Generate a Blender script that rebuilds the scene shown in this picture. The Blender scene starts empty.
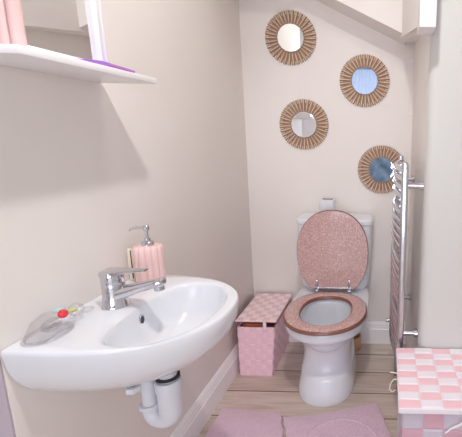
import bpy, bmesh, math, random
from math import pi, sin, cos, sqrt
from mathutils import Vector, Matrix
random.seed(7)
SC = bpy.context.scene
COL = SC.collection
V = Vector

# ------------------------------------------------------------------ materials
def lin(c):
    c = c / 255.0
    return c / 12.92 if c <= 0.04045 else ((c + 0.055) / 1.055) ** 2.4
def rgb(r, g, b):
    return (lin(r), lin(g), lin(b), 1)

def mat(name, col, rough=0.5, metal=0.0, spec=0.5, trans=0.0, ior=1.45, coat=0.0,
        noise=None, bump=None, sheen=0.0, emit=None):
    """noise = (scale, second colour, amount); bump = (scale, strength, distance)"""
    m = bpy.data.materials.new(name); m.use_nodes = True
    nt = m.node_tree; N = nt.nodes; L = nt.links
    b = N['Principled BSDF']
    b.inputs['Base Color'].default_value = col
    b.inputs['Roughness'].default_value = rough
    b.inputs['Metallic'].default_value = metal
    b.inputs['Specular IOR Level'].default_value = spec
    b.inputs['Transmission Weight'].default_value = trans
    b.inputs['IOR'].default_value = ior
    b.inputs['Coat Weight'].default_value = coat
    b.inputs['Coat Roughness'].default_value = 0.05
    b.inputs['Sheen Weight'].default_value = sheen
    if emit:
        b.inputs['Emission Color'].default_value = emit[0]
        b.inputs['Emission Strength'].default_value = emit[1]
    tc = N.new('ShaderNodeTexCoord')
    if noise:
        t = N.new('ShaderNodeTexNoise'); t.inputs['Scale'].default_value = noise[0]
        t.inputs['Detail'].default_value = 3
        r = N.new('ShaderNodeValToRGB')
        r.color_ramp.elements[0].position = 0.5 - noise[2]; r.color_ramp.elements[1].position = 0.5 + noise[2]
        r.color_ramp.elements[0].color = col; r.color_ramp.elements[1].color = noise[1]
        L.new(tc.outputs['Object'], t.inputs['Vector']); L.new(t.outputs['Fac'], r.inputs['Fac'])
        L.new(r.outputs['Color'], b.inputs['Base Color'])
    if bump:
        t = N.new('ShaderNodeTexNoise'); t.inputs['Scale'].default_value = bump[0]
        t.inputs['Detail'].default_value = 4
        u = N.new('ShaderNodeBump'); u.inputs['Strength'].default_value = bump[1]
        u.inputs['Distance'].default_value = bump[2]
        L.new(tc.outputs['Object'], t.inputs['Vector']); L.new(t.outputs['Fac'], u.inputs['Height'])
        L.new(u.outputs['Normal'], b.inputs['Normal'])
    return m

M = {}
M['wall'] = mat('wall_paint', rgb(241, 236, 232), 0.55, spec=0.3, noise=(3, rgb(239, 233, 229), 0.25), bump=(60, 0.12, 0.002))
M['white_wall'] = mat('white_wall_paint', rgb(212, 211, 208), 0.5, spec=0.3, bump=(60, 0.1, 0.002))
M['ceiling'] = mat('ceiling_paint', rgb(230, 228, 224), 0.7, bump=(40, 0.1, 0.002))
M['gloss_white'] = mat('gloss_white_paint', rgb(246, 245, 247), 0.3, bump=(20, 0.05, 0.002))
M['ceramic'] = mat('white_ceramic', rgb(234, 237, 244), 0.22, coat=0.35)
M['plastic'] = mat('white_plastic', rgb(222, 224, 232), 0.3)
M['chrome'] = mat('chrome', (0.66, 0.66, 0.70, 1), 0.08, 1.0)
M['rail_chrome'] = mat('rail_chrome', (0.60, 0.60, 0.64, 1), 0.17, 1.0)
M['soft_chrome'] = mat('satin_chrome', (0.56, 0.56, 0.60, 1), 0.22, 1.0)
M['rubber'] = mat('dark_rubber', rgb(40, 40, 44), 0.6)
M['mirror'] = mat('mirror_glass', (0.90, 0.91, 0.92, 1), 0.01, 1.0)
def thin_glass(name, tint, ior, gain=1.0, rough=0.03):
    m = bpy.data.materials.new(name); m.use_nodes = True
    nt = m.node_tree; N = nt.nodes; L = nt.links
    N.remove(N['Principled BSDF'])
    t = N.new('ShaderNodeBsdfTransparent'); t.inputs['Color'].default_value = tint
    g = N.new('ShaderNodeBsdfGlossy'); g.inputs['Roughness'].default_value = rough
    fr = N.new('ShaderNodeLayerWeight'); fr.inputs['Blend'].default_value = ior
    mu = N.new('ShaderNodeMath'); mu.operation = 'MULTIPLY'; mu.inputs[1].default_value = gain; mu.use_clamp = True
    mx = N.new('ShaderNodeMixShader')
    L.new(fr.outputs['Facing'], mu.inputs[0]); L.new(mu.outputs[0], mx.inputs['Fac'])
    L.new(t.outputs[0], mx.inputs[1]); L.new(g.outputs[0], mx.inputs[2])
    L.new(mx.outputs[0], N['Material Output'].inputs['Surface'])
    return m
M['glass'] = thin_glass('clear_glass', (0.965, 0.96, 0.968, 1), 0.35, 0.65, 0.02)
M['pink_gloss'] = mat('pink_glazed_ceramic', rgb(246, 212, 210), 0.25, coat=0.3, noise=(8, rgb(244, 206, 204), 0.3))
M['pink_panel'] = mat('pale_pink_panel', rgb(238, 202, 200), 0.4)
M['copper'] = mat('copper_wood', rgb(230, 190, 156), 0.4, spec=0.5, noise=(45, rgb(204, 160, 126), 0.25))
M['slat_dark'] = mat('dark_slat_edge', rgb(156, 136, 122), 0.6)
M['wood'] = mat('light_wood', rgb(214, 176, 138), 0.5, noise=(20, rgb(196, 154, 116), 0.3))
M['brown'] = mat('brown_cloth', rgb(176, 96, 52), 0.8, noise=(60, rgb(120, 60, 34), 0.25))
M['pink_strap'] = mat('pink_woven_strap', rgb(246, 206, 212), 0.6, bump=(300, 0.3, 0.001))
M['pale_strap'] = mat('pale_pink_woven_strap', rgb(250, 234, 236), 0.6, bump=(300, 0.3, 0.001))
M['rose_strap'] = mat('rose_pink_woven_strap', rgb(244, 202, 212), 0.6, bump=(300, 0.3, 0.001))
M['white_strap'] = mat('white_woven_strap', rgb(240, 234, 242), 0.6, bump=(300, 0.3, 0.001))
M['body_pink'] = mat('pink_basket_side', rgb(246, 206, 218), 0.6, bump=(300, 0.3, 0.001))
M['body_pink2'] = mat('light_pink_basket_side', rgb(248, 213, 224), 0.6, bump=(300, 0.3, 0.001))
M['mauve_strap'] = mat('mauve_woven_strap', rgb(214, 170, 186), 0.6, bump=(300, 0.3, 0.001))
M['grey_strap'] = mat('lilac_grey_woven_strap', rgb(205, 196, 210), 0.6, bump=(300, 0.3, 0.001))
M['cream'] = mat('cream_ribbon', rgb(240, 228, 208), 0.6)
M['purple'] = mat('purple_plastic', rgb(180, 128, 230), 0.35)
M['pink_strip'] = mat('pink_strip', rgb(226, 150, 200), 0.4)
M['red'] = mat('red_glass_bead', rgb(226, 50, 66), 0.2, coat=0.4)
M['green'] = mat('green_glass_bead', rgb(202, 208, 140), 0.2, coat=0.4)
M['teal'] = mat('pale_teal_glass', rgb(205, 234, 230), 0.15, trans=0.3)
M['seat_edge'] = mat('seat_edge_resin', rgb(134, 88, 74), 0.25, coat=0.4)
M['water'] = thin_glass('toilet_water', (0.95, 0.97, 0.99, 1), 0.15, 0.5)
M['hall_floor'] = mat('hall', rgb(150, 130, 115), 0.5)
M['lamp_diffuser'] = mat('lamp_diffuser', rgb(255, 250, 240), 0.5, emit=((1, 0.95, 0.88, 1), 2.0))
M['glow_pane'] = mat('glowing_pane', rgb(150, 185, 240), 0.4, emit=((0.42, 0.62, 1.0, 1), 0.9))  # self-glowing pane of the made-up hall window
M['blue_cloth'] = mat('blue_cloth', rgb(150, 178, 206), 0.8, noise=(7, rgb(92, 118, 150), 0.2))
M['pale_blue_glow'] = mat('pale_blue_glowing_cloth', rgb(205, 222, 250), 0.8, emit=((0.55, 0.70, 1.0, 1), 0.30))  # emission takes the place of daylight behind the cloth
M['lilac_dim'] = mat('lilac_grey_dimmed', rgb(190, 178, 190), 0.5)  # darker tone holds the shade of the left wall's end
M['black_slot'] = mat('dark_slot', rgb(70, 66, 70), 0.6)

def glitter_mat():
    m = mat('pink_glitter_resin', rgb(214, 172, 168), 0.22, coat=0.5)
    nt = m.node_tree; N = nt.nodes; L = nt.links; b = N['Principled BSDF']
    tc = N.new('ShaderNodeTexCoord')
    v = N.new('ShaderNodeTexVoronoi'); v.inputs['Scale'].default_value = 330
    r = N.new('ShaderNodeValToRGB')
    els = r.color_ramp.elements
    els[0].position = 0.0; els[0].color = rgb(186, 146, 142)
    els[1].position = 1.0; els[1].color = rgb(234, 210, 208)
    e = els.new(0.45); e.color = rgb(200, 160, 157)
    e = els.new(0.75); e.color = rgb(212, 174, 171)
    s = N.new('ShaderNodeSeparateColor')
    L.new(tc.outputs['Object'], v.inputs['Vector']); L.new(v.outputs['Color'], s.inputs['Color'])
    L.new(s.outputs['Red'], r.inputs['Fac']); L.new(r.outputs['Color'], b.inputs['Base Color'])
    return m
M['glitter'] = glitter_mat()

def floor_mat():
    m = mat('grey_brown_planks', rgb(150, 130, 116), 0.32)
    nt = m.node_tree; N = nt.nodes; L = nt.links; b = N['Principled BSDF']
    tc = N.new('ShaderNodeTexCoord')
    mp = N.new('ShaderNodeMapping'); mp.inputs['Location'].default_value = (0.03, 0.134, 0)
    br = N.new('ShaderNodeTexBrick')
    br.inputs['Scale'].default_value = 1.0
    br.inputs['Brick Width'].default_value = 0.95; br.inputs['Row Height'].default_value = 0.163
    br.inputs['Mortar Size'].default_value = 0.0032; br.inputs['Mortar Smooth'].default_value = 0.3
    br.inputs['Color1'].default_value = rgb(226, 212, 203); br.inputs['Color2'].default_value = rgb(208, 191, 180)
    br.inputs['Mortar'].default_value = rgb(96, 76, 64)
    br.offset = 0.37
    mp2 = N.new('ShaderNodeMapping'); mp2.inputs['Scale'].default_value = (2.0, 26, 1)
    n = N.new('ShaderNodeTexNoise'); n.inputs['Scale'].default_value = 2.2; n.inputs['Detail'].default_value = 6
    n.inputs['Distortion'].default_value = 0.6
    r = N.new('ShaderNodeValToRGB')
    r.color_ramp.elements[0].position = 0.3; r.color_ramp.elements[0].color = (0.74, 0.70, 0.68, 1)
    r.color_ramp.elements[1].position = 0.7; r.color_ramp.elements[1].color = (1.06, 1.05, 1.04, 1)
    mx = N.new('ShaderNodeMix'); mx.data_type = 'RGBA'; mx.blend_type = 'MULTIPLY'; mx.inputs[0].default_value = 0.85
    L.new(tc.outputs['Object'], mp.inputs['Vector']); L.new(mp.outputs['Vector'], br.inputs['Vector'])
    L.new(tc.outputs['Object'], mp2.inputs['Vector']); L.new(mp2.outputs['Vector'], n.inputs['Vector'])
    L.new(n.outputs['Fac'], r.inputs['Fac'])
    L.new(br.outputs['Color'], mx.inputs[6]); L.new(r.outputs['Color'], mx.inputs[7])
    L.new(mx.outputs[2], b.inputs['Base Color'])
    u = N.new('ShaderNodeBump'); u.inputs['Strength'].default_value = 0.35; u.inputs['Distance'].default_value = 0.002
    inv = N.new('ShaderNodeMath'); inv.operation = 'SUBTRACT'; inv.inputs[0].default_value = 1.0
    L.new(br.outputs['Fac'], inv.inputs[1]); L.new(inv.outputs[0], u.inputs['Height']); L.new(u.outputs['Normal'], b.inputs['Normal'])
    return m
M['floor'] = floor_mat()

def rug_mat(name, ring=False):
    m = mat(name, rgb(234, 203, 221), 0.9, sheen=0.3, noise=(90, rgb(224, 191, 211), 0.3))
    nt = m.node_tree; N = nt.nodes; L = nt.links; b = N['Principled BSDF']
    tc = N.new('ShaderNodeTexCoord')
    v = N.new('ShaderNodeTexVoronoi'); v.inputs['Scale'].default_value = 170
    u = N.new('ShaderNodeBump'); u.inputs['Strength'].default_value = 0.8; u.inputs['Distance'].default_value = 0.004
    L.new(tc.outputs['Object'], v.inputs['Vector']); L.new(v.outputs['Distance'], u.inputs['Height'])
    L.new(u.outputs['Normal'], b.inputs['Normal'])
    return m
M['rug'] = rug_mat('pink_looped_rug')

# ------------------------------------------------------------------ object helpers
def world_loc(o):
    l = V((0, 0, 0))
    while o is not None:
        l += o.location; o = o.parent
    return l

def obj(name, bm, mats, parent=None, smooth=35, origin=None):
    """link one mesh object; geometry is given in world coordinates"""
    base = V(origin) if origin is not None else (world_loc(parent) if parent is not None else V((0, 0, 0)))
    bmesh.ops.recalc_face_normals(bm, faces=bm.faces)
    bmesh.ops.translate(bm, verts=bm.verts, vec=-base)
    me = bpy.data.meshes.new(name); bm.to_mesh(me); bm.free()
    for m in (mats if isinstance(mats, (list, tuple)) else [mats]):
        me.materials.append(m)
    if smooth:
        for p in me.polygons: p.use_smooth = True
        me.set_sharp_from_angle(angle=math.radians(smooth))
    o = bpy.data.objects.new(name, me); COL.objects.link(o)
    if parent is not None: o.parent = parent
    else: o.location = base
    return o

def tag(o, label=None, cat=None, group=None, kind=None):
    if label: o['label'] = label
    if cat: o['category'] = cat
    if group: o['group'] = group
    if kind: o['kind'] = kind
    return o

def thing(name, loc, label, cat, group=None):
    o = bpy.data.objects.new(name, None); o.empty_display_size = 0.05
    COL.objects.link(o); o.location = loc
    return tag(o, label, cat, group)

def struct(name, bm, m, smooth=None):
    return tag(obj(name, bm, m, None, smooth), kind='structure')

# ------------------------------------------------------------------ geometry helpers
def B(): return bmesh.new()

def box(bm, x0, x1, y0, y1, z0, z1, bev=0.0, seg=2, mi=0, rot=None):
    vs = [bm.verts.new((x, y, z)) for x in (x0, x1) for y in (y0, y1) for z in (z0, z1)]
    idx = [(0, 1, 3, 2), (4, 6, 7, 5), (0, 4, 5, 1), (2, 3, 7, 6), (0, 2, 6, 4), (1, 5, 7, 3)]
    fs = []
    for i in idx:
        f = bm.faces.new([vs[k] for k in i]); f.material_index = mi; fs.append(f)
    if bev:
        es = set(e for f in fs for e in f.edges)
        r = bmesh.ops.bevel(bm, geom=list(es), offset=bev, segments=seg, affect='EDGES', profile=0.5)
        for f in r['faces']: f.material_index = mi
    return bm

def prism(bm, pts, vec, mi=0):
    """close a polygon and extrude it by vec"""
    a = [bm.verts.new(p) for p in pts]; b = [bm.verts.new(V(p) + V(vec)) for p in pts]
    n = len(a)
    fs = [bm.faces.new(a), bm.faces.new(b[::-1])]
    for i in range(n):
        fs.append(bm.faces.new((a[i], b[i], b[(i + 1) % n], a[(i + 1) % n])))
    for f in fs: f.material_index = mi
    return fs

def loft(bm, rings, cap0=True, cap1=True, mi=0):
    vr = [[bm.verts.new(p) for p in r] for r in rings]
    n = len(vr[0])
    for a, b in zip(vr, vr[1:]):
        for i in range(n):
            f = bm.faces.new((a[i], a[(i + 1) % n], b[(i + 1) % n], b[i])); f.material_index = mi
    if cap0: bm.faces.new(vr[0][::-1]).material_index = mi
    if cap1: bm.faces.new(vr[-1]).material_index = mi
    return vr

def frame_of(d):
    d = V(d).normalized()
    a = V((0, 0, 1)) if abs(d.z) < 0.9 else V((1, 0, 0))
    u = d.cross(a).normalized(); return u, d.cross(u).normalized()

def tube(bm, path, r, n=16, mi=0, caps=True):
    """round tube along a path; r is a number or a list"""
    P = [V(p) for p in path]
    R = r if isinstance(r, (list, tuple)) else [r] * len(P)
    rings = []; u = None
    for i, p in enumerate(P):
        d = (P[min(i + 1, len(P) - 1)] - P[max(i - 1, 0)])
        d = d.normalized()
        if u is None: u, w = frame_of(d)
        else:
            u = (u - d * u.dot(d)).normalized(); w = d.cross(u).normalized()
        rings.append([p + (u * cos(2 * pi * k / n) + w * sin(2 * pi * k / n)) * R[i] for k in range(n)])
    loft(bm, rings, caps, caps, mi)
    return bm

def lathe(bm, c, prof, n=32, axis='z', mi=0, cap=True):
    """prof = [(radius, height)]"""
    rings = []
    for r, h in prof:
        ring = []
        for k in range(n):
            a = 2 * pi * k / n
            p = (r * cos(a), r * sin(a), h)
            if axis == 'x': p = (h, r * cos(a), r * sin(a))
            if axis == 'y': p = (r * cos(a), h, r * sin(a))
            ring.append(V(c) + V(p))
        rings.append(ring)
    loft(bm, rings, cap, cap, mi)
    return bm

def arc(c, r, a0, a1, n, plane='xz'):
    out = []
    for k in range(n + 1):
        a = a0 + (a1 - a0) * k / n
        if plane == 'xz': out.append(V((c[0] + r * cos(a), c[1], c[2] + r * sin(a))))
        elif plane == 'yz': out.append(V((c[0], c[1] + r * cos(a), c[2] + r * sin(a))))
        else: out.append(V((c[0] + r * cos(a), c[1] + r * sin(a), c[2])))
    return out

def ellipsoid(bm, c, rx, ry, rz, n=24, m=14, rot=0.0, mi=0):
    rings = []
    for j in range(1, m):
        t = -pi / 2 + pi * j / m
        ring = []
        for k in range(n):
            a = 2 * pi * k / n
            x, y = rx * cos(t) * cos(a), ry * cos(t) * sin(a)
            ring.append(V(c) + V((x * cos(rot) - y * sin(rot), x * sin(rot) + y * cos(rot), rz * sin(t))))
        rings.append(ring)
    loft(bm, rings, True, True, mi)
    return bm

def egg(cx, hw, yf, yb, z, n=48, ymid=None, ef=2.1, eb=2.1):
    """plan outline: half width hw, front yf (towards the viewer), back yb"""
    ym = ymid if ymid is not None else (yf + yb) / 2
    out = []
    for k in range(n):
        a = 2 * pi * k / n
        c, s = cos(a), sin(a)
        e = ef if s < 0 else eb
        x = hw * math.copysign(abs(c) ** (2 / e), c)
        y = (ym - yf if s < 0 else yb - ym) * math.copysign(abs(s) ** (2 / e), s)
        out.append(V((cx + x, ym + y, z)))
    return out

# ------------------------------------------------------------------ the room
W = 0.885           # width of the niche
YE = -1.383         # where the left wall ends
YC = -0.80          # where the right wall turns
CZ = 2.35

b = B(); box(b, -1.35, 2.05, -5.1, 0.1, -0.05, 0.0); struct('floor', b, M['floor'])
b = B(); box(b, -0.12, 0.0, YE, 0.1, 0.0, CZ, bev=0.006); struct('wall_left', b, M['wall'], 30)
b = B(); box(b, 0.0, W, 0.0, 0.1, 0.0, CZ); struct('wall_back', b, M['wall'])
# right wall: niche side, rounded plaster corner, then the face that turns away to the right
r = 0.035
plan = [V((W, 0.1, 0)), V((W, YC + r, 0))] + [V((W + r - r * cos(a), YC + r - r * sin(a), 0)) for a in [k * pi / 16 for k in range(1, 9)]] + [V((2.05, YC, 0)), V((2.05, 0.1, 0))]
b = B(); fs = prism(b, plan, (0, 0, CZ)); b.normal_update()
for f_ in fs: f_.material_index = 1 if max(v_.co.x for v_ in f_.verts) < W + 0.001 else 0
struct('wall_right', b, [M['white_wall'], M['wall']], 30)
b = B(); box(b, 2.0, 2.1, -5.1, YC, 0, CZ); struct('wall_hall_right', b, M['white_wall'])
b = B(); box(b, -1.35, -1.25, -5.1, YE + 0.1, 0, CZ); struct('wall_hall_left', b, M['white_wall'])
b = B(); box(b, -1.25, -0.12, YE, YE + 0.1, 0, CZ); struct('wall_hall_end', b, M['white_wall'])
b = B(); box(b, -1.35, 2.1, -5.1, -5.0, 0, CZ); struct('wall_front', b, M['white_wall'])
b = B(); box(b, -1.35, 2.1, -5.1, 0.1, CZ, CZ + 0.08); struct('ceiling', b, M['ceiling'])

b = B(); box(b, -0.118, -0.002, YE - 0.004, YE + 0.001, 0.0, CZ, bev=0.001); struct('dimmed_wall_end', b, M['lilac_dim'])  # facing added over the wall end, its dimness put into the colour
# stair soffit over the back wall: sloping underside, upright front face
YS = -0.19
def zs(x): return 1.858 - 0.445 * (x - 0.381)
b = B()
prism(b, [(0.0, YS, zs(0.0)), (0.835, YS, zs(0.835)), (0.835, YS, CZ), (0.0, YS, CZ)], (0, -YS, 0))
struct('trim_1', b, M['wall'])
# stair box along the right wall, in front of the soffit
b = B()
lo = [(0.812, 0.0, 1.668), (0.812, -0.19, 1.650), (0.858, -0.80, 1.545), (0.90, -0.80, 1.545), (0.90, 0.0, 1.668)]
loft(b, [[V(p) for p in lo], [V((p[0], p[1], CZ)) for p in lo]])
struct('trim_2', b, M['wall'])
# white boxing at the corner
b = B(); box(b, 0.842, 0.890, -0.885, -0.79, 1.513, CZ, bev=0.002); struct('trim_3', b, M['gloss_white'], 30)
# dropped ceiling over the far left
b = B(); box(b, 0.0, 0.42, -0.62, YS, 1.985, CZ); struct('trim_4', b, M['wall'])

# baseboards with a moulded top
def skirt(n, path_fn, length_vec, m):
    prof = [(0, 0), (0.017, 0), (0.017, 0.090), (0.0135, 0.094), (0.0135, 0.103), (0.010, 0.110), (0.010, 0.118), (0.005, 0.126), (0.004, 0.132), (0, 0.133)]
    bb = B(); prism(bb, [path_fn(t, z) for t, z in prof], length_vec); return struct(n, bb, m, 25)
skirt('baseboard_left', lambda t, z: (t, YE + 0.003, z), (0, -YE - 0.003, 0), M['gloss_white'])
skirt('baseboard_back', lambda t, z: (0.017, -t, z), (W - 0.017, 0, 0), M['gloss_white'])

# behind the viewer, invented: a panelled door for the mirrors, a window for the fill light
b = B(); box(b, -1.20, -0.42, -5.0, -4.96, 0, 2.05, bev=0.004)
for (x0, x1) in ((-1.14, -0.84), (-0.78, -0.48)):
    for (z0, z1) in ((0.2, 0.9), (1.05, 1.9)):
        box(b, x0, x1, -4.962, -4.948, z0, z1, bev=0.01)
struct('door_1', b, M['gloss_white'], 30)
b = B(); box(b, -0.30, 1.62, -5.0, -4.975, 0.15, 1.76); struct('fill_window', b, M['glow_pane'])  # made-up window that gives the frontal fill light a place
fr = B()
for (x0, x1, z0, z1) in ((-0.36, 1.68, 1.76, 1.81), (-0.36, 1.68, 0.10, 0.15), (-0.36, -0.30, 0.10, 1.81), (1.62, 1.68, 0.10, 1.81)):
    box(fr, x0, x1, -5.0, -4.94, z0, z1, bev=0.004)
struct('trim_5', fr, M['gloss_white'], 30)
b = B()  # pleats of an invented valance that glows blue for the mirrors
for k in range(16):
    tube(b, [(-0.12 + 0.06 * k, -4.955, 1.815), (-0.12 + 0.06 * k, -4.955, 2.32)], 0.034, 12)
tag(obj('glowing_valance', b, M['pale_blue_glow'], None, 60), 'made-up glowing pale blue pleated valance behind the viewer, for the mirrors', 'curtain')
b = B(); box(b, 0.33, 0.98, -4.88, -4.83, 0.26, 0.93, bev=0.02, seg=3)  # cloth added to give the lowest mirror its blue reflection
tag(obj('reflected_blue_cloth', b, M['blue_cloth']), 'made-up blue cloth behind the viewer, for the lowest mirror to reflect', 'cloth')

# ------------------------------------------------------------------ washbasin
BY, BZ = -1.172, 0.772
def solve_ring(inside, cx, cy, n=72):
    pts = []
    for k in range(n):
        a = 2 * pi * k / n
        lo, hi = 0.0, 0.6
        for _ in range(40):
            m_ = (lo + hi) / 2
            if inside(cx + m_ * cos(a), cy + m_ * sin(a)): lo = m_
            else: hi = m_
        pts.append((cx + lo * cos(a), cy + lo * sin(a)))
    return pts
def outer_in(x, y):
    if x < 0.001: return False
    v = abs(y - BY) / 0.2145
    if x < 0.08: return v < 1 - 0.012 * (0.08 - x) / 0.08
    u = (x - 0.08) / 0.294
    return u ** 2.25 + v ** 2.25 < 1
def inner_in(x, y):
    v = abs(y - BY + 0.013) / 0.170
    u = (x - 0.226) / (0.116 if x > 0.226 else 0.090)
    e = 2.2 if x > 0.222 else 2.7
    return abs(u) ** e + v ** e < 1
CXI = 0.215
outer = solve_ring(outer_in, CXI, BY); inner = solve_ring(inner_in, CXI, BY)
def sc_out(s, z, sx=None):
    sx = s if sx is None else sx
    return [V((max(x * sx, 0.001), BY + (y - BY) * s, BZ + z)) for x, y in outer]
def sc_in(s, z, dx=0):
    return [V((CXI + (x - CXI) * s + dx, BY - 0.013 + (y - BY + 0.013) * s, BZ + z)) for x, y in inner]
def mixr(t, z):
    return [V((a[0] * (1 - t) + c[0] * t, a[1] * (1 - t) + c[1] * t, BZ + z)) for a, c in zip(outer, inner)]
b = B()
rings = [sc_out(0.30, -0.164, 0.45), sc_out(0.52, -0.156, 0.62), sc_out(0.71, -0.132, 0.76), sc_out(0.85, -0.101, 0.875), sc_out(0.928, -0.074, 0.95),
         sc_out(0.975, -0.048, 0.985), sc_out(0.99, -0.024, 0.997), sc_out(1.0, -0.010), sc_out(0.997, -0.003), sc_out(0.985, 0.0, 0.99),
         mixr(0.25, 0.0), mixr(0.75, -0.0005), mixr(0.93, -0.002), sc_in(0.995, -0.008), sc_in(0.975, -0.02),
         sc_in(0.94, -0.042), sc_in(0.86, -0.070), sc_in(0.72, -0.092), sc_in(0.50, -0.104), sc_in(0.22, -0.109), sc_in(0.11, -0.110)]
loft(b, rings)
sink = thing('washbasin', (0.0, BY, BZ - 0.158), 'small white wall-hung ceramic washbasin with an oval bowl', 'washbasin')
obj('basin', b, M['ceramic'], sink, 50)
b = B(); lathe(b, (CXI, BY, BZ - 0.112), [(0.024, 0), (0.024, 0.004), (0.020, 0.005), (0.012, 0.0035)], 24)
obj('drain', b, M['chrome'], sink)
ov = (0.1385, BY + 0.004, BZ - 0.040)
def slot(w, h, x0, x1, n=28): return [[V((ov[0] + x, ov[1] + w * cos(2 * pi * k / n), ov[2] + h * sin(2 * pi * k / n))) for k in range(n)] for x in (x0, x1)]
b = B(); loft(b, slot(0.0105, 0.0145, -0.006, 0.0035)); obj('overflow_ring', b, M['soft_chrome'], sink)
b = B(); loft(b, slot(0.0065, 0.0105, -0.002, 0.0042)); obj('overflow_hole', b, M['black_slot'], sink)

# ------------------------------------------------------------------ waste trap
trap = thing('waste_trap', (0.20, -1.17, 0.40), 'white plastic waste trap bent in a U under the washbasin', 'pipe')
TX, TY = 0.190, -1.165
b = B(); tube(b, [(TX, TY, 0.613), (TX, TY, 0.540)], 0.0220, 24); obj('tailpipe', b, M['plastic'], trap)
b = B(); lathe(b, (TX, TY, 0.568), [(0.0285, 0), (0.0285, 0.006)], 28); obj('washer', b, M['rubber'], trap)
b = B(); lathe(b, (TX, TY, 0.532), [(0.0300, 0), (0.0325, 0.002), (0.0325, 0.026), (0.030, 0.030)], 28); obj('nut', b, M['plastic'], trap)
UX, UY = 0.136, -1.165
d = V((UX - TX, UY - TY, 0)); R_ = d.length / 2; cen = V((TX, TY, 0.470)) + d / 2; dn = d.normalized()
ub = [V((TX, TY, 0.545))] + [cen - dn * R_ * cos(a) - V((0, 0, 1)) * R_ * sin(a) for a in [pi * k / 16 for k in range(17)]] + [V((UX, UY, 0.486))]
b = B(); tube(b, ub, [0.0295] * 2 + [0.0295 - 0.0006 * k for k in range(1, 18)], 24); obj('trap_bend', b, M['plastic'], trap)
b = B(); lathe(b, (UX, UY, 0.478), [(0.0255, 0), (0.0272, 0.002), (0.0272, 0.010), (0.0255, 0.012)], 28); obj('nut', b, M['plastic'], trap)
wp = [V((UX, UY, 0.480)), V((UX, UY, 0.555))] + [V((UX - 0.035 + 0.035 * cos(a), UY, 0.555 + 0.035 * sin(a))) for a in [pi / 2 * k / 8 for k in range(1, 9)]] + [V((0.002, UY, 0.590))]
b = B(); tube(b, wp, 0.0180, 20); obj('wall_pipe', b, M['plastic'], trap)
nb = thing('fixing_bolt', (0.150, -1.24, 0.60), 'small white fixing nut and stud under the washbasin, left of the trap', 'bolt')
b = B(); tube(b, [(0.150, -1.24, 0.612), (0.150, -1.24, 0.575)], 0.006, 12); obj('stud', b, M['soft_chrome'], nb)
b = B(); lathe(b, (0.150, -1.24, 0.580), [(0.016, 0), (0.017, 0.002), (0.017, 0.012), (0.016, 0.014)], 6); obj('nut', b, M['plastic'], nb)

# ------------------------------------------------------------------ mixer tap
tx, ty = 0.082, BY
tap = thing('mixer_tap', (tx, ty, BZ), 'chrome single-lever mixer tap on the washbasin', 'tap')
b = B(); lathe(b, (tx, ty, BZ), [(0.0300, 0), (0.0300, 0.003), (0.0280, 0.006), (0.0252, 0.03), (0.0250, 0.052), (0.0250, 0.0605), (0.0242, 0.062)], 36); obj('body', b, M['chrome'], tap)
b = B()
sp = [V((tx + 0.005, ty, BZ + 0.030)), V((tx + 0.035, ty, BZ + 0.040)), V((tx + 0.070, ty, BZ + 0.051)), V((tx + 0.105, ty, BZ + 0.061)), V((tx + 0.122, ty, BZ + 0.064)), V((tx + 0.127, ty, BZ + 0.064))]
hw = [0.022, 0.019, 0.0165, 0.0155, 0.0145, 0.010]; hh = [0.020, 0.0155, 0.0125, 0.0115, 0.0110, 0.007]
rings = [[p + V((0, w * math.copysign(abs(cos(a)) ** 0.75, cos(a)), h * math.copysign(abs(sin(a)) ** 0.75, sin(a)))) for a in [2 * pi * k / 20 for k in range(20)]] for p, w, h in zip(sp, hw, hh)]
loft(b, rings); obj('spout', b, M['chrome'], tap, 40)
b = B(); tube(b, [(tx + 0.113, ty, BZ + 0.060), (tx + 0.115, ty, BZ + 0.044)], 0.0115, 20); obj('aerator', b, M['soft_chrome'], tap)
b = B(); lathe(b, (tx, ty, BZ + 0.062), [(0.0245, 0), (0.0252, 0.002), (0.0252, 0.020), (0.0240, 0.028), (0.018, 0.032)], 36); obj('cartridge_cap', b, M['chrome'], tap)
b = B()
lv = [(tx - 0.0225, 0.016, 0.0865, 0.0055), (tx - 0.017, 0.0215, 0.087, 0.0078), (tx + 0.014, 0.0225, 0.089, 0.0075), (tx + 0.04, 0.0135, 0.092, 0.004), (tx + 0.075, 0.0105, 0.0945, 0.003), (tx + 0.086, 0.009, 0.0955, 0.0022)]
rings = [[V((x, ty + w * math.copysign(abs(cos(a)) ** 0.6, cos(a)), BZ + z + h * math.copysign(abs(sin(a)) ** 0.6, sin(a)))) for a in [2 * pi * k / 16 for k in range(16)]] for x, w, z, h in lv]
loft(b, rings); obj('lever', b, M['chrome'], tap, 40)

# ------------------------------------------------------------------ soap dispenser
dx, dy = 0.081, -1.022
dsp = thing('soap_dispenser', (dx, dy, BZ), 'fluted pink soap dispenser with a chrome pump on the washbasin', 'soap dispenser')
b = B(); rings = []
NF = 96
for z, rr in ((0.0, 0.033), (0.003, 0.0355), (0.097, 0.0362), (0.108, 0.0355), (0.1125, 0.032), (0.1135, 0.02)):
    ring = []
    for k in range(NF):
        a = 2 * pi * k / NF
        fl = 1 + (0.13 * abs(cos(a * 6)) ** 0.7 - 0.08 if 0.0 < z < 0.114 else 0)
        ring.append(V((dx + rr * fl * cos(a), dy + rr * fl * sin(a), BZ + z)))
    rings.append(ring)
loft(b, rings); obj('bottle', b, M['pink_gloss'], dsp, 50)
b = B(); lathe(b, (dx, dy, BZ + 0.1125), [(0.0165, 0), (0.0165, 0.010), (0.014, 0.013), (0.0085, 0.015), (0.0085, 0.022)], 28); obj('collar', b, M['chrome'], dsp)
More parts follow.
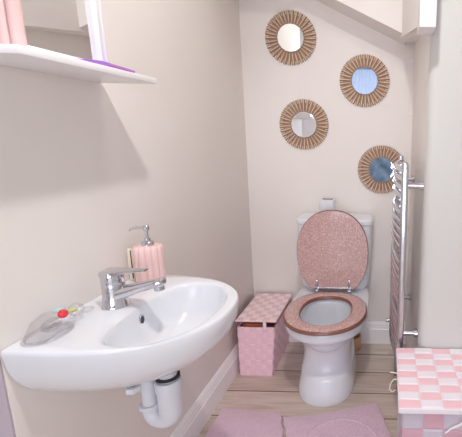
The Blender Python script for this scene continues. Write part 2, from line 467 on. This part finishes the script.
b = B(); tube(b, [(dx, dy, BZ + 0.132), (dx, dy, BZ + 0.157)], 0.0042, 14); lathe(b, (dx, dy, BZ + 0.157), [(0.0075, 0), (0.008, 0.002), (0.008, 0.012), (0.006, 0.014)], 20); obj('pump', b, M['chrome'], dsp)
b = B(); tube(b, [(dx, dy, BZ + 0.165), (dx - 0.025, dy - 0.004, BZ + 0.164), (dx - 0.040, dy - 0.006, BZ + 0.161), (dx - 0.043, dy - 0.006, BZ + 0.156)], [0.0042, 0.0036, 0.003, 0.0028], 12); obj('nozzle', b, M['chrome'], dsp)

fl = thing('nail_file', (0.014, -1.005, BZ), 'slim upright cream stick with a dark edge against the wall beside the pink dispenser', 'stick')
b = B(); box(b, 0.008, 0.022, -1.008, -1.002, BZ, BZ + 0.097, bev=0.002); obj('blade', b, M['cream'], fl, 30)
b = B(); box(b, 0.018, 0.0205, -1.0095, -1.0075, BZ + 0.006, BZ + 0.092, bev=0.0005); obj('edge_strip', b, M['black_slot'], fl, 30)

# ------------------------------------------------------------------ clear glass ornament
A = V((0.042, -1.352, BZ)); Cn = V((0.050, -1.215, BZ)); dv = (Cn - A).normalized(); sv = V((dv.y, -dv.x, 0))
orn = thing('glass_ornament', tuple((A + Cn) / 2), 'clear glass animal ornament with a red bead, left on the washbasin', 'ornament')
def orn_ring(t, w, z0, z1, n=24):
    p = A + dv * (t * 0.80)
    return [p + sv * (w * cos(2 * pi * k / n)) + V((0, 0, (z0 + z1) / 2 + (z1 - z0) / 2 * sin(2 * pi * k / n))) for k in range(n)]
b = B()
loft(b, [orn_ring(-0.012, 0.012, 0.000, 0.004), orn_ring(-0.004, 0.024, 0.000, 0.007), orn_ring(0.008, 0.029, 0.000, 0.018), orn_ring(0.03, 0.034, 0.000, 0.041), orn_ring(0.055, 0.036, 0.000, 0.047),
         orn_ring(0.08, 0.031, 0.000, 0.043), orn_ring(0.10, 0.019, 0.001, 0.029), orn_ring(0.112, 0.010, 0.003, 0.022)])
obj('body', b, M['glass'], orn, 60)
b = B(); tube(b, [A + dv * (0.030 + 0.046 * cos(2 * pi * k / 28)) + sv * (0.032 * sin(2 * pi * k / 28)) + V((0, 0, 0.0045)) for k in range(29)], 0.004, 10); obj('rim', b, M['glass'], orn, 60)
b = B(); ellipsoid(b, A + dv * 0.040 + V((0, 0, 0.020)), 0.015, 0.024, 0.013, rot=0.2); obj('inner_bubble', b, M['glass'], orn, 60)
b = B(); hp = A + dv * 0.102 + V((0, 0, 0.026)); ellipsoid(b, hp, 0.016, 0.016, 0.015); obj('head', b, M['glass'], orn, 60)
b = B(); tp = A + dv * 0.132 + V((0, 0, 0.012)); ellipsoid(b, tp, 0.013, 0.011, 0.006, rot=1.2); tube(b, [tp - dv * 0.014, hp - V((0, 0, 0.012))], 0.005, 10); obj('tail_fin', b, M['glass'], orn, 60)
b = B(); ellipsoid(b, A + dv * 0.046 + sv * 0.024 + V((0, 0, 0.044)), 0.0095, 0.0095, 0.0095); obj('bead', b, M['red'], orn)
b = B(); ellipsoid(b, A + dv * 0.082 + sv * 0.012 + V((0, 0, 0.034)), 0.009, 0.006, 0.005, rot=0.8); obj('bead', b, M['green'], orn)
b = B(); ellipsoid(b, A + dv * 0.076 - sv * 0.016 + V((0, 0, 0.036)), 0.014, 0.008, 0.006, rot=1.0); obj('wing', b, M['teal'], orn)

# ------------------------------------------------------------------ shelf with mirror cabinet
SZ = 1.3245
sh = B(); box(sh, 0.001, 0.151, -1.402, -1.022, SZ, SZ + 0.015, bev=0.002)
tag(obj('wall_shelf', sh, M['gloss_white'], None, 30, origin=(0.0, -1.2, SZ)), 'white wall shelf above the washbasin', 'shelf')
ZT = SZ + 0.015
cab = thing('mirror_cabinet', (0.06, -1.25, ZT), 'white framed mirror cabinet with a pale pink fluted side on the shelf', 'mirror cabinet')
b = B(); box(b, 0.002, 0.100, -1.352, -1.150, ZT, ZT + 0.50, bev=0.002); obj('carcass', b, M['gloss_white'], cab, 30)
b = B(); x0 = 0.002
for k in range(6):
    w_ = 0.118 / 6
    tube(b, [(x0 + w_ * (k + .5), -1.3535, ZT + 0.002), (x0 + w_ * (k + .5), -1.3535, ZT + 0.50)], w_ * 0.52, 14)
obj('side_panel', b, M['pink_panel'], cab, 60)
b = B()
for (y0, y1, z0, z1) in ((-1.352, -1.148, 0, 0.010), (-1.352, -1.148, 0.486, 0.50), (-1.352, -1.350, 0.0, 0.5)):
    box(b, 0.100, 0.119, y0, y1, ZT + z0, ZT + z1, bev=0.002)
box(b, 0.100, 0.119, -1.168, -1.161, ZT, ZT + 0.5, bev=0.002); box(b, 0.100, 0.115, -1.162, -1.155, ZT, ZT + 0.5, bev=0.002); box(b, 0.100, 0.120, -1.156, -1.148, ZT, ZT + 0.5, bev=0.003)
obj('frame', b, M['gloss_white'], cab, 30)
b = B(); box(b, 0.101, 0.110, -1.350, -1.166, ZT + 0.008, ZT + 0.488); mg = obj('mirror_glass', b, M['mirror'], cab, None); mg.rotation_euler = (0, -0.008, 0.022)

pp = thing('purple_pouch', (0.139, -1.15, ZT), 'flat purple packet lying on the outer edge of the wall shelf', 'packet')
b = B()
loft(b, [[V((x, y, z)) for x, z in ((0.122, ZT), (0.149, ZT), (0.149, ZT + h), (0.122, ZT + h))] for y, h in ((-1.264, 0.002), (-1.257, 0.004), (-1.208, 0.0085), (-1.193, 0.008), (-1.13, 0.006), (-1.105, 0.005))])
obj('pouch', b, M['purple'], pp, 30)
b = B(); prism(b, [(0.1492, -1.190, ZT + 0.004), (0.1492, -1.115, ZT + 0.002), (0.1492, -1.115, ZT + 0.0035), (0.1492, -1.190, ZT + 0.0065)], (0.0008, 0, 0)); obj('edge_strip', b, M['pink_strip'], pp, None)

# ------------------------------------------------------------------ sunburst mirrors
def make_mirror():
    root = thing('sunburst_mirror', (0, 0, 0), 'x', 'mirror', 'round sunburst mirrors on the back wall')
    R0, R1, n = 0.066, 0.129, 34
    bb = B(); lathe(bb, (0, 0, 0), [(0.112, 0.0), (0.112, -0.004)], 48, 'y'); obj('backing', bb, M['slat_dark'], root)
    bb = B()
    for k in range(n):
        a = 2 * pi * k / n; da = pi / n * 0.80
        rr = V((cos(a), 0, sin(a))); tt = V((-sin(a), 0, cos(a)))
        rings = []
        for rad, h in ((R0, 0.007), (R1 - 0.004, 0.011), (R1, 0.009)):
            w = rad * da
            rings.append([rr * rad + tt * (-w) + V((0, -0.003, 0)), rr * rad + tt * (-w * 0.45) + V((0, -h, 0)), rr * rad + tt * (w * 0.45) + V((0, -h, 0)), rr * rad + tt * w + V((0, -0.003, 0))])
        vr = [[bb.verts.new(p) for p in q] for q in rings]
        for p, q in zip(vr, vr[1:]):
            for i in range(4):
                f = bb.faces.new((p[i], p[(i + 1) % 4], q[(i + 1) % 4], q[i]))
                f.material_index = 0 if i == 1 else 1
        bb.faces.new(vr[0][::-1]).material_index = 1; bb.faces.new(vr[-1]).material_index = 1
    obj('slat_ring', bb, [M['copper'], M['slat_dark']], root, None)
    bb = B(); lathe(bb, (0, 0, 0), [(0.060, -0.003), (0.0715, -0.003), (0.0715, -0.013), (0.068, -0.0135), (0.0665, -0.0105), (0.060, -0.0105)], 16, 'y', cap=False); obj('bezel', bb, M['slat_dark'], root, None)
    bb = B(); lathe(bb, (0, 0, 0), [(0.0675, -0.006), (0.0675, -0.0108)], 48, 'y'); obj('mirror_glass', bb, M['mirror'], root, 30)
    return root
mir = make_mirror()
spots = [((0.256, 1.678), 'wooden sunburst mirror mounted highest, at the upper left of the back wall', 0.0),
         ((0.632, 1.478), 'wooden sunburst mirror under the sloping stair soffit, reflecting pale blue', 0.05),
         ((0.314, 1.252), 'wooden sunburst mirror straight above the toilet cistern, third from the top', 0.09),
         ((0.728, 1.023), 'lowest wooden sunburst mirror, partly hidden by the chrome towel rail', 0.02)]
for i, ((x, z), lab, a) in enumerate(spots):
    if i == 0: o = mir
    else:
        o = mir.copy(); COL.objects.link(o)
        for ch in list(mir.children):
            c = ch.copy(); COL.objects.link(c); c.parent = o
    o.location = (x, -0.0005, z); o.rotation_euler = (0, a, 0); o['label'] = lab

for z, x, lab in ((1.581, 0.868, 'upper small white screw cap at the right edge of the back wall'), (1.318, 0.875, 'lower small white screw cap at the right edge of the back wall')):
    b = B(); lathe(b, (x, 0.001, z), [(0.0075, 0.0), (0.0075, -0.003), (0.005, -0.005)], 20, 'y')
    tag(obj('screw_cap', b, M['gloss_white'], None, 35, origin=(x, 0, z)), lab, 'screw cap', 'screw caps on the back wall')

# ------------------------------------------------------------------ toilet
TC = 0.492
toi = thing('toilet', (TC, -0.33, 0), 'white close-coupled toilet with a raised pink glitter lid and seat', 'toilet')
b = B()
spec = [(0.0, 0.133, -0.558, -0.10), (0.012, 0.135, -0.562, -0.10), (0.05, 0.130, -0.550, -0.10), (0.10, 0.1225, -0.534, -0.10), (0.126, 0.1185, -0.526, -0.10), (0.1285, 0.1165, -0.522, -0.10),
        (0.17, 0.1105, -0.508, -0.10), (0.21, 0.1075, -0.503, -0.06), (0.245, 0.113, -0.511, -0.04), (0.285, 0.132, -0.542, -0.03), (0.32, 0.156, -0.584, -0.03),
        (0.343, 0.174, -0.614, -0.03), (0.353, 0.184, -0.634, -0.03), (0.360, 0.188, -0.641, -0.03), (0.375, 0.189, -0.644, -0.03), (0.396, 0.188, -0.643, -0.03), (0.401, 0.184, -0.638, -0.034)]
rings = []
for z, hw_, yf, yb in spec:
    rings.append(egg(TC - 0.008 * max(0.0, 1 - z / 0.36), hw_, yf, yb, z, 64, ymid=-0.40, ef=2.15, eb=3.6))
for z, hw_, yf, yb in ((0.401, 0.135, -0.600, -0.285), (0.396, 0.126, -0.592, -0.292), (0.37, 0.124, -0.588, -0.295), (0.32, 0.117, -0.575, -0.30), (0.27, 0.10, -0.54, -0.31), (0.23, 0.078, -0.50, -0.32), (0.20, 0.05, -0.45, -0.33)):
    rings.append(egg(TC, hw_, yf, yb, z, 64, ymid=-0.43))
loft(b, rings); obj('pan', b, M['ceramic'], toi, 50)
b = B(); loft(b, [egg(TC, 0.095, -0.53, -0.32, 0.255, 40), egg(TC, 0.098, -0.535, -0.315, 0.263, 40)]); obj('water', b, M['water'], toi)
b = B(); loft(b, [egg(TC, 0.150, -0.175, -0.02, 0.385, 48, ef=5, eb=5), egg(TC, 0.176, -0.183, -0.014, 0.43, 48, ef=6, eb=6), egg(TC, 0.187, -0.186, -0.012, 0.60, 48, ef=7, eb=7), egg(TC, 0.191, -0.188, -0.012, 0.752, 48, ef=7, eb=7)])
obj('cistern', b, M['ceramic'], toi, 40)
b = B(); loft(b, [egg(TC, 0.192, -0.190, -0.012, 0.752, 48, ef=7, eb=7), egg(TC, 0.196, -0.194, -0.010, 0.757, 48, ef=7, eb=7), egg(TC, 0.196, -0.194, -0.010, 0.774, 48, ef=7, eb=7), egg(TC, 0.190, -0.188, -0.014, 0.781, 48, ef=7, eb=7)])
obj('cistern_lid', b, M['ceramic'], toi, 40)
# seat ring
def seat_ring(hw_, yf, yb, z): return egg(TC, hw_, yf, yb, z, 64, ymid=-0.45, ef=2.1, eb=2.35)
b = B()
So = (0.187, -0.657, -0.245); Si = (0.113, -0.590, -0.305)
def off(s, d): return (s[0] + d, s[1] - d, s[2] + d)
rs = [seat_ring(*off(Si, 0.004), 0.402), seat_ring(*off(So, -0.004), 0.402), seat_ring(*So, 0.405), seat_ring(*So, 0.414), seat_ring(*off(So, -0.006), 0.420), seat_ring(*off(So, -0.022), 0.424),
      seat_ring(*off(Si, 0.018), 0.424), seat_ring(*off(Si, 0.006), 0.420), seat_ring(*Si, 0.414), seat_ring(*Si, 0.405)]
vr = [[b.verts.new(p) for p in q] for q in rs]
for j in range(len(vr)):
    p, q = vr[j], vr[(j + 1) % len(vr)]
    for i in range(64):
        f = b.faces.new((p[i], p[(i + 1) % 64], q[(i + 1) % 64], q[i])); f.material_index = 0 if 4 <= j <= 6 else 1
obj('seat', b, [M['glitter'], M['seat_edge']], toi, 50)
# lid standing open against the cistern
def lid_outline(s, n=72):
    out = []
    for k in range(n):
        a = 2 * pi * k / n; c, sn = cos(a), sin(a)
        u = 0.181 * math.copysign(abs(c) ** (2 / 2.15), c); v = (0.222 if sn > 0 else 0.236) * math.copysign(abs(sn) ** (2 / 2.2), sn)
        v += 0.196
        out.append((u * s, (max(v, 0.0) - 0.2) * s + 0.2))
    return out
def lid_pt(u, v, t): return V((TC - 0.002 + u, -0.212 + 0.016 * v / 0.41 - t, 0.424 + v * 0.985))
b = B()
lr = [[lid_pt(u, v, 0.0) for u, v in lid_outline(0.985)], [lid_pt(u, v, 0.003) for u, v in lid_outline(1.0)], [lid_pt(u, v, 0.013) for u, v in lid_outline(1.0)], [lid_pt(u, v, 0.017) for u, v in lid_outline(0.985)]]
vr = loft(b, lr)
b.faces.ensure_lookup_table()
for f in b.faces:
    f.material_index = 1 if len(f.verts) == 4 and f.calc_center_median() and abs(f.normal.y) < 0.6 else 0
b.normal_update()
for f in b.faces: f.material_index = 0 if abs(f.normal.y) > 0.7 else 1
obj('lid', b, [M['glitter'], M['seat_edge']], toi, 40)
for sx in (-0.083, 0.083):
    hb_ = B(); cx = TC + sx
    box(hb_, cx - 0.012, cx + 0.012, -0.256, -0.222, 0.4235, 0.4280, bev=0.002)
    lathe(hb_, (cx - 0.010, -0.228, 0.4335), [(0.0065, 0), (0.0065, 0.020)], 16, 'x')
    box(hb_, cx - 0.006, cx + 0.006, -0.2345, -0.2275, 0.430, 0.478, bev=0.002)
    obj('hinge', hb_, M['soft_chrome'], toi, 35)
b = B(); tube(b, [(TC - 0.083, -0.229, 0.4335), (TC + 0.083, -0.229, 0.4335)], 0.0025, 10); obj('hinge_rod', b, M['soft_chrome'], toi)

af = thing('air_freshener', (0.448, -0.10, 0.781), 'small white box with a dark slot on top, on the toilet cistern', 'air freshener')
b = B(); box(b, 0.410, 0.488, -0.135, -0.065, 0.7815, 0.872, bev=0.012, seg=4); obj('case', b, M['plastic'], af, 40)
b = B(); box(b, 0.422, 0.476, -0.112, -0.088, 0.870, 0.8732, bev=0.001); obj('slot', b, M['black_slot'], af, 30)

pt = B(); lathe(pt, (0.589, -0.075, 0.0), [(0.034, 0), (0.037, 0.004), (0.040, 0.075), (0.038, 0.082), (0.033, 0.082), (0.031, 0.02)], 32)
tag(obj('wooden_pot', pt, M['wood'], None, 40, origin=(0.589, -0.075, 0)), 'small light wooden pot on the floor behind the toilet', 'pot')

# ------------------------------------------------------------------ woven baskets
def weave(bm, o, u, v, nrm, nu, nv, m0, m1, h0=0.0016, h1=0.0032):
    o, u, v, nrm = V(o), V(u), V(v), V(nrm)
    for i in range(nu):
        for j in range(nv):
            c0, c1 = i / nu, (i + 1) / nu; e0, e1 = j / nv, (j + 1) / nv
            h = h1 if (i + j) % 2 else h0
            mi = m1 if (i + j) % 2 else m0
            iu, iv = 0.10 / nu, 0.10 / nv
            base = [o + u * a + v * c for a, c in ((c0, e0), (c1, e0), (c1, e1), (c0, e1))]
            top = [o + u * a + v * c + nrm * h for a, c in ((c0 + iu, e0 + iv), (c1 - iu, e0 + iv), (c1 - iu, e1 - iv), (c0 + iu, e1 - iv))]
            A_ = [bm.verts.new(p) for p in base]; T_ = [bm.verts.new(p) for p in top]
            fs = [bm.faces.new(T_), bm.faces.new(A_[::-1])] + [bm.faces.new((A_[k], A_[(k + 1) % 4], T_[(k + 1) % 4], T_[k])) for k in range(4)]
            for f in fs: f.material_index = mi
def basket_body(bm, x0, x1, y0, y1, z0, z1, nx, ny, nz, core=0, m0=0, m1=1, t=0.006):
    # hollow: four walls and a bottom
    box(bm, x0, x1, y0, y1, z0, z0 + t, mi=core)
    box(bm, x0, x1, y0, y0 + t, z0, z1, mi=core); box(bm, x0, x1, y1 - t, y1, z0, z1, mi=core)
    box(bm, x0, x0 + t, y0, y1, z0, z1, mi=core); box(bm, x1 - t, x1, y0, y1, z0, z1, mi=core)
    e = 0.0002
    weave(bm, (x0, y0 - e, z0), (x1 - x0, 0, 0), (0, 0, z1 - z0), (0, -1, 0), nx, nz, m0, m1)
    weave(bm, (x0, y1 + e, z0), (x1 - x0, 0, 0), (0, 0, z1 - z0), (0, 1, 0), nx, nz, m0, m1)
    weave(bm, (x0 - e, y0, z0), (0, y1 - y0, 0), (0, 0, z1 - z0), (-1, 0, 0), ny, nz, m0, m1)
    weave(bm, (x1 + e, y0, z0), (0, y1 - y0, 0), (0, 0, z1 - z0), (1, 0, 0), ny, nz, m0, m1)

# basket beside the toilet
X0, X1, Y0, Y1 = 0.036, 0.219, -0.343, -0.030
bl = thing('woven_basket', ((X0 + X1) / 2, (Y0 + Y1) / 2, 0), 'pink woven basket with lid standing in the corner left of the toilet', 'basket', 'pink woven lidded baskets')
b = B(); basket_body(b, X0, X1, Y0, Y1, 0.0, 0.266, 6, 10, 9, 0, 0, 1)
for v_ in b.verts: v_.co.x -= max(0.0, v_.co.x - X0) * 0.12 * (1 - v_.co.z / 0.266)
obj('body', b, [M['body_pink'], M['body_pink2']], bl, None)
b = B()
lz = 0.304
box(b, X0 - 0.006, X1 + 0.012, Y0 - 0.010, Y1 + 0.008, lz - 0.006, lz, bev=0.002, mi=0)
box(b, X0 + 0.008, X1 - 0.008, Y0 + 0.01, Y1 - 0.008, 0.293, lz - 0.005, mi=0)
weave(b, (X0 - 0.004, Y0 - 0.008, lz), (X1 - X0 + 0.014, 0, 0), (0, Y1 - Y0 + 0.014, 0), (0, 0, 1), 6, 9, 0, 1)
obj('lid', b, [M['pink_strap'], M['pale_strap']], bl, None)
b = B(); box(b, X1 - 0.052, X1 - 0.036, Y0 - 0.0135, Y0 - 0.0112, 0.262, lz - 0.002, bev=0.0008); obj('closing_tab', b, M['white_strap'], bl, 30)
b = B(); tube(b, [(X0 + 0.030, Y0 + 0.010, 0.277), (X0 + 0.06, Y0 + 0.006, 0.2765), (X1 - 0.085, Y0 + 0.006, 0.2765), (X1 - 0.056, Y0 + 0.010, 0.276)], [0.007, 0.010, 0.010, 0.007], 14)
tag(obj('brown_cloth', b, M['brown'], None, 50, origin=(X0 + 0.08, Y0, 0.268)), 'brown orange cloth showing in the gap under the corner basket lid', 'cloth')

# basket at the right, in front of the turned wall
X0, X1, Y0, Y1 = 0.817, 1.175, -1.106, -0.812
br_ = thing('woven_basket', ((X0 + X1) / 2, (Y0 + Y1) / 2, 0), 'pink and white checked woven basket at the lower right against the white wall', 'basket', 'pink woven lidded baskets')
b = B(); basket_body(b, X0, X1, Y0, Y1, 0.0, 0.427, 6, 6, 8, 0, 0, 1); obj('body', b, [M['mauve_strap'], M['grey_strap']], br_, None)
b = B(); lz = 0.450
box(b, X0 - 0.013, X1 + 0.013, Y0 - 0.012, Y1 + 0.008, lz - 0.018, lz, bev=0.003, mi=1)
weave(b, (X0 - 0.011, Y0 - 0.010, lz), (X1 - X0 + 0.022, 0, 0), (0, Y1 - Y0 + 0.016, 0), (0, 0, 1), 6, 9, 0, 1)
obj('lid', b, [M['rose_strap'], M['white_strap']], br_, None)
b = B()
def ribbon(bm, pts, w=0.004):
    tube(bm, pts, w * 0.5, 8)
ribbon(b, [(X0 - 0.012, -0.975, 0.442), (X0 - 0.025, -0.970, 0.436), (X0 - 0.034, -0.968, 0.420), (X0 - 0.037, -0.968, 0.400), (X0 - 0.028, -0.970, 0.392), (X0 - 0.018, -0.972, 0.400)])
ribbon(b, [(X0 - 0.012, -0.945, 0.442), (X0 - 0.026, -0.940, 0.441), (X0 - 0.036, -0.940, 0.442)])
obj('tie_ribbon', b, M['cream'], br_, 60)
b = B(); ribbon(b, [(X0 + 0.18, Y0 - 0.014, 0.425), (X0 + 0.165, Y0 - 0.016, 0.405), (X0 + 0.14, Y0 - 0.012, 0.388), (X0 + 0.125, Y0 - 0.008, 0.37)], 0.006); obj('tie_ribbon', b, M['white_strap'], br_, 60)

# ------------------------------------------------------------------ chrome towel rail
RX, RYN, RYF = 0.817, -0.762, -0.315
rail = thing('towel_radiator', (RX, (RYN + RYF) / 2, 0.34), 'chrome ladder towel radiator with bowed bars on the right wall', 'towel radiator')
def stile(y):
    bb = B(); box(bb, RX - 0.010, RX + 0.014, y - 0.016, y + 0.016, 0.345, 1.118, bev=0.008, seg=4); return obj('stile', bb, M['rail_chrome'], rail, 40)
stile(RYN); stile(RYF)
for k in range(24):
    z = 0.372 + k * 0.0312
    if k in (6, 13, 19): continue
    bb = B(); ymid = (RYN + RYF) / 2; hl = (RYF - RYN) / 2
    path = [(RX + 0.002 - 0.028 * cos(pi / 2 * t), ymid + hl * t, z) for t in [q / 10 - 1 for q in range(21)]]
    tube(bb, path, 0.0108, 14); obj('bar', bb, M['rail_chrome'], rail, 60)
for y, z in ((RYN + 0.015, 1.036), (RYN + 0.015, 0.478), (RYF, 1.010), (RYF, 0.430)):
    bb = B(); tube(bb, [(RX + 0.010, y, z), (W - 0.001, y, z)], 0.0105, 16)
    lathe(bb, (W - 0.013, y, z), [(0.0165, 0), (0.0165, 0.012)], 20, 'x'); obj('bracket', bb, M['rail_chrome'], rail, 40)
bb = B(); tube(bb, [(RX + 0.003, RYF, 0.35), (RX + 0.003, RYF, 0.290)], 0.0095, 14); lathe(bb, (RX + 0.003, RYF, 0.295), [(0.015, 0), (0.015, 0.028)], 6); tube(bb, [(RX + 0.003, RYF, 0.305), (RX - 0.050, RYF, 0.305)], [0.0085, 0.010], 16); tube(bb, [(RX + 0.003, RYF, 0.30), (RX + 0.003, RYF, 0.0)], 0.0075, 12)
obj('valve', bb, M['soft_chrome'], rail, 40)

# ------------------------------------------------------------------ bath mats
def mat_mesh(poly, z=0.013, hum=0.0, arc_c=None):
    bm = B(); n = len(poly)
    P = [V((x, y, 0)) for x, y in poly]; c = sum(P, V()) / n
    def ring(s, zz, inset=0.0): return [V((c.x + (p.x - c.x) * s, c.y + (p.y - c.y) * s, zz)) for p in P]
    loft(bm, [ring(1.0, 0.0005), ring(1.003, z * 0.5), ring(0.995, z), ring(0.98, z + 0.001), ring(0.5, z + 0.001)])
    return bm
def densify(poly, k=8, wob=0.002):
    out = []
    for i, p in enumerate(poly):
        q = poly[(i + 1) % len(poly)]
        for j in range(k):
            t = j / k; w_ = wob * sin(i * 3.1 + j * 1.7) if j else 0
            out.append((p[0] + (q[0] - p[0]) * t + w_, p[1] + (q[1] - p[1]) * t + w_))
    return out
m1 = mat_mesh(densify([(0.054, -0.590), (0.052, -0.95), (0.395, -0.98), (0.368, -0.760), (0.316, -0.616)]))
tag(obj('bath_mat', m1, M['rug'], None, 40, origin=(0.2, -0.78, 0)), 'plain pink bath mat on the floor at the left, beside the left baseboard', 'mat', 'pink bath mats')
poly2 = densify([(0.330, -0.636), (0.383, -0.760), (0.410, -1.00), (0.790, -1.00), (0.797, -0.74), (0.733, -0.535), (0.460, -0.628)])
m2 = mat_mesh(poly2)
# raised oval ridge in the pile
for k0, k1, rad in ((0.12, 0.88, 0.19),):
    path = [(0.60 + rad * cos(pi * (k0 + (k1 - k0) * k / 24)) * 0.80, -0.80 + rad * 0.80 * sin(pi * (k0 + (k1 - k0) * k / 24)), 0.0125) for k in range(25)]
    tube(m2, path, [0.0015] + [0.0042] * 23 + [0.0015], 10)
tag(obj('bath_mat', m2, M['rug'], None, 40, origin=(0.6, -0.78, 0)), 'pink bath mat with an embossed arc in front of the toilet', 'mat', 'pink bath mats')

# ------------------------------------------------------------------ lamps and added fill lights
LX, LY = 0.68, -1.62
lamp = thing('ceiling_lamp', (LX, LY, CZ), 'round white ceiling lamp of the washroom, above the viewer', 'lamp')
b = B(); lathe(b, (LX, LY, CZ - 0.03), [(0.15, 0), (0.15, 0.03)], 40); obj('base', b, M['plastic'], lamp)
b = B(); lathe(b, (LX, LY, CZ - 0.05), [(0.10, 0.0), (0.135, 0.008), (0.142, 0.02)], 40); obj('diffuser', b, M['lamp_diffuser'], lamp)
def light(name, kind, loc, energy, col, size=None, target=None, sy=None, shape='DISK'):
    l = bpy.data.lights.new(name, kind); l.energy = energy; l.color = col
    if kind == 'AREA':
        l.shape = shape; l.size = size
        if sy: l.size_y = sy
    else: l.shadow_soft_size = size
    o = bpy.data.objects.new(name, l); COL.objects.link(o); o.location = loc
    if target is not None:
        o.rotation_euler = (V(target) - V(loc)).to_track_quat('-Z', 'Y').to_euler()
    return o
light('ceiling_lamp_light', 'AREA', (LX, LY, CZ - 0.06), 12.5, (1.0, 0.96, 0.93), 0.09, (LX, LY, 0))
light('niche_fill_light', 'AREA', (0.50, -1.0, CZ - 0.06), 2.4, (1.0, 0.97, 0.95), 0.3, (0.50, -1.0, 0))  # fill added to lift the niche, without a fixture
light('frontal_fill_light', 'AREA', (0.66, -4.93, 0.95), 40, (1.0, 0.985, 0.975), 1.9, (0.66, 0, 0.95), 1.58, 'RECTANGLE')  # broad frontal fill added behind the viewer, at the made-up window
light('hall_fill_light', 'AREA', (0.2, -3.8, 2.30), 5, (1.0, 0.97, 0.95), 0.8, (0.2, -3.8, 0))  # fill added for the unseen hall, without a fixture
w = bpy.data.worlds.new('world'); SC.world = w; w.use_nodes = True
w.node_tree.nodes['Background'].inputs[0].default_value = (0.9, 0.93, 1, 1); w.node_tree.nodes['Background'].inputs[1].default_value = 0.3

# ------------------------------------------------------------------ camera
f, px, py, pitch, yaw, roll, cx, cy, cz = 379.952, 386.36, 212.01, 0.199026, -0.000589, 0.020591, 0.758851, -2.060946, 1.205266
cp, sp_ = cos(pitch), sin(pitch)
F = V((sin(yaw) * cp, cos(yaw) * cp, -sp_)); Rv = V((cos(yaw), -sin(yaw), 0)); U = Rv.cross(F)
R2 = Rv * cos(roll) + U * sin(roll); U2 = -Rv * sin(roll) + U * cos(roll)
cd = bpy.data.cameras.new('camera'); cam = bpy.data.objects.new('camera', cd); COL.objects.link(cam)
cam.matrix_world = Matrix(((R2.x, U2.x, -F.x, cx), (R2.y, U2.y, -F.y, cy), (R2.z, U2.z, -F.z, cz), (0, 0, 0, 1)))
cd.sensor_fit = 'HORIZONTAL'; cd.sensor_width = 36; cd.lens = f / 462 * 36
cd.shift_x = (231 - px) / 462; cd.shift_y = (py - 218.5) / 462
cd.clip_start = 0.02
SC.camera = cam
SC.view_settings.view_transform = 'Standard'; SC.view_settings.look = 'None'
SC.view_settings.gamma = 1; SC.view_settings.exposure = 0.02; SC.view_settings.use_curve_mapping = False
SC.cycles.use_denoising = True
SC.cycles.max_bounces = 12; SC.cycles.diffuse_bounces = 6; SC.cycles.glossy_bounces = 6; SC.cycles.transmission_bounces = 10
